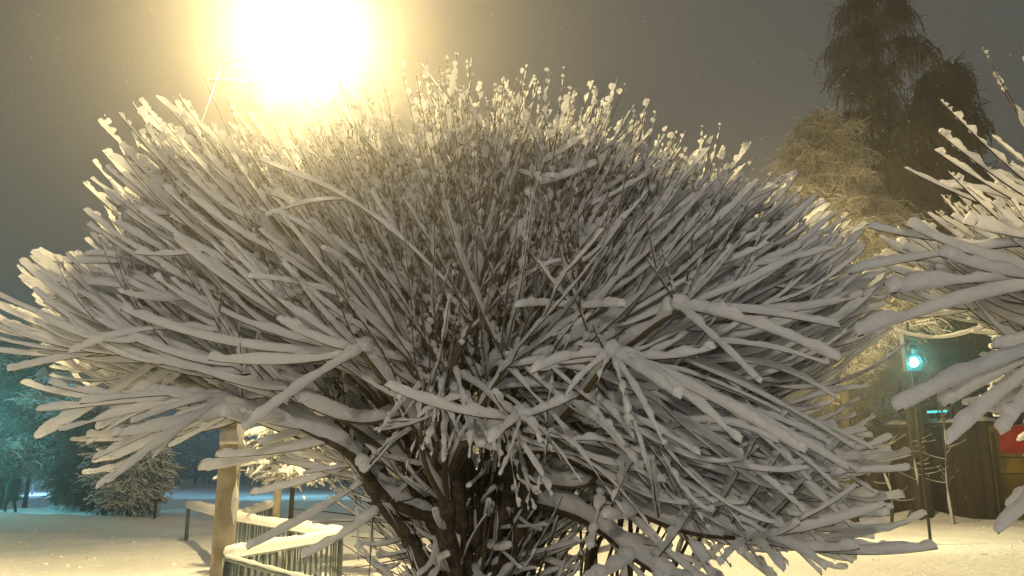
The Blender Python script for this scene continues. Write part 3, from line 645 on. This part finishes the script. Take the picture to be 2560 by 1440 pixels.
# ------------------------------------------------------------------ shed, stall, signal
def shed():
    q0 = np.array(at(2140, 1200, 35)[:2]); q1 = np.array(at(2482, 1200, 31)[:2]); H = 3.45; d = q1 - q0; L = np.linalg.norm(d); d /= L; n = np.array([d[1], -d[0]]); n = n if n[1] > 0 else -n
    rz = math.atan2(d[1], d[0]); root = empty('shed', (*((q0 + q1) / 2 + n * 2), 0)); tag(root, 'long dark brown board shed with snow on its flat roof at the right', 'shed')
    w = MB(); c = (q0 + q1) / 2 + n * 2; w.box((*c, H / 2 - .1), (L, 4, H + .2), rz)
    k = int(L / .32)
    for i in range(k):                            # boards standing proud by different amounts
        p = q0 + d * (i + .5) * L / k - n * (.012 + .012 * (i % 3)); w.box((*p, H / 2 - .02), (L / k - .03, .05, H - .05), rz)
    w.build('wall', M_WOOD, root, smooth=False)
    f = MB(); f.box((*(c - n * .08), H + .06), (L + .3, 4.5, .14), rz); f.build('roof', M_WOOD, root, smooth=False)
    s = MB(); nx, ny = 60, 14; V = []
    for i in range(nx):
        for j in range(ny):
            u, v = i / (nx - 1), j / (ny - 1); e = min(1, min(u, 1 - u) * 14, min(v, 1 - v) * 8) ** .5
            p = c - n * .08 + d * (u - .5) * (L + .34) + n * (v - .5) * 4.54; V.append((*p, H + .12 + (.20 + .04 * math.sin(i * .7) * math.sin(j * .9)) * e))
    ix = np.arange(nx * ny).reshape(nx, ny); s.add(V, np.stack([ix[:-1, :-1], ix[1:, :-1], ix[1:, 1:], ix[:-1, 1:]], -1).reshape(-1, 4)); s.build('roof_snow', M_SNOWG, root)
    # glowing bar standing in for a cyan reflection above the roof
    p = at(2342, 1029, 32.2); r = empty('cyan_reflection', p); tag(r, 'thin cyan reflection above the dark shed, made as a glowing bar', 'reflection')
    e = MB(); e.box(p, (.72, .08, .085), rz + .08); e.build('reflection_bar', emit('cyan_reflection_glow', (.1, .9, .85), 1.3), r, smooth=False)
    e = MB(); e.box(p - [0, 0, .20], (.06, .06, .32), rz); e.box(p + [0, .07, 0], (.8, .05, .13), rz + .08); e.build('holder', M_BLACK, r, smooth=False)  # mount added to carry the reflection's glowing bar
    # stall with red panel
    q2 = q1 + np.array([5.5, -.9]); d2 = nrm(q2 - q1); rz2 = math.atan2(d2[1], d2[0]); L2 = np.linalg.norm(q2 - q1); n2 = np.array([-d2[1], d2[0]])
    root = empty('stall', (*((q1 + q2) / 2), 0)); tag(root, 'mustard yellow stall with a red panel on top, cut by the right edge', 'stall')
    cc = (q1 + q2) / 2 + n2 * 1.2 + d2 * .1; w = MB(); w.box((*cc, 1.7), (L2, 2.4, 3.5), rz2); w.build('wall', M_YEL, root, smooth=False)
    w = MB()
    for z in (.45, 1.05, 1.65, 2.25): w.box((*(cc - n2 * 1.215), z), (L2 - .1, .03, .05), rz2)
    w.box((*(q1 + d2 * .18 - n2 * .03), 1.6), (.14, .07, 3.2), rz2); w.build('batten', M_WOOD, root, smooth=False)
    w = MB(); w.box((*(cc - n2 * 1.24 + d2 * .1), 2.9), (L2 - .35, .07, .98), rz2); w.build('red_panel', M_RED, root, smooth=False)
    w = MB(); w.box((*(cc - n2 * 1.45), .42), (L2 - .2, .5, .06), rz2); w.build('ledge', M_WOOD, root, smooth=False)
    x0 = cc - n2 * 1.45 - d2 * (L2 / 2 - .15); x1 = cc - n2 * 1.45 + d2 * (L2 / 2 - .15)
    s = MB(); P = np.array([(*(x0 + (x1 - x0) * t), .46) for t in np.linspace(0, 1, 20)]); snow_on(s, P[None], np.array([.14]), N=40, sides=10); s.build('snow', M_SNOW, root)
shed()
def signal():
    p = at(2285, 905, 21); Y = 21.15; x = p[0]
    root = empty('traffic_light', (x, Y, 0)); tag(root, 'traffic light glowing teal between the two willows', 'traffic light')
    m = MB(); m.tubes(np.array([(x + .1, Y + .2, z) for z in np.linspace(-.1, p[2] + 1.1, 8)]), np.full(8, .038), 6); m.build('pole', M_BLACK, root)
    m = MB(); m.box((x, Y, p[2] + .30), (.36, .22, 1.05)); 
    m.build('housing', M_BLACK, root, smooth=False)
    for k, on in ((0, 1), (1, 0), (2, 0)):
        c = np.array([x, Y - .12, p[2] + .33 * k]); l = MB(); l.blobs([c], [.13], squash=1, nu=12, nv=8, jit=0)
        l.build('lens', emit('green_lens', (.15, 1, .9), 22) if on else M_BLACK, root)
        a = np.linspace(-.3, math.pi + .3, 12); v = MB(); v.tubes(np.stack([c[0] + .16 * np.cos(a), np.full(12, Y - .22), c[2] + .16 * np.sin(a)], -1), np.full(12, .018), 6); v.build('visor', M_BLACK, root)
    L = bpy.data.lights.new('lamp_light', 'POINT'); L.energy = 90; L.color = (.05, .8, .8); L.shadow_soft_size = .1
    lo = bpy.data.objects.new('lamp_light', L); COL.objects.link(lo); lo.parent = root; lo.location = (0, -.45, float(p[2]))
signal()

# ------------------------------------------------------------------ clumps dropped from the branches
def clumps():
    M = 260; y = RNG.uniform(10, 30, M); x = RNG.uniform(-.7, .75, M) * y
    m = MB(); m.blobs(np.stack([x, y, ground_z(x, y)], -1), RNG.uniform(.015, .075, M) * RNG.uniform(.4, 1, M), squash=.7, nu=8, nv=5, jit=.2)
    tag(m.build('snow_clumps', M_SNOWG), 'little lumps of fallen snow scattered over the ground', 'snow', kind='stuff')
clumps()

# ------------------------------------------------------------------ falling snow
def snowfall():
    M = 2600; y = RNG.uniform(2.4, 15, M); x = RNG.uniform(-.68, .68, M) * y; z = CAMZ + RNG.uniform(-.12, .62, M) * y
    m = MB(); m.blobs(np.stack([x, y, z], -1), RNG.uniform(.0012, .0028, M) , squash=1.2, nu=4, nv=3, jit=.2)
    tag(m.build('falling_snow', M_SNOW), 'fine snowflakes falling through the lamp light', 'snowflakes', kind='stuff')
snowfall()

# ------------------------------------------------------------------ haze
def haze():
    m = bpy.data.materials.new('night_haze'); m.use_nodes = True; n = m.node_tree; n.nodes.clear()
    out = n.nodes.new('ShaderNodeOutputMaterial'); v = n.nodes.new('ShaderNodeVolumePrincipled')
    v.inputs['Color'].default_value = (.93, .92, .90, 1); v.inputs['Density'].default_value = .0063; v.inputs['Anisotropy'].default_value = .86
    n.links.new(v.outputs[0], out.inputs['Volume'])
    b = MB(); b.box((0, 190, 14.5), (560, 480, 31)); o = b.build('haze', m, smooth=False); tag(o, kind='stuff')
    bpy.context.view_layer.update()
haze()
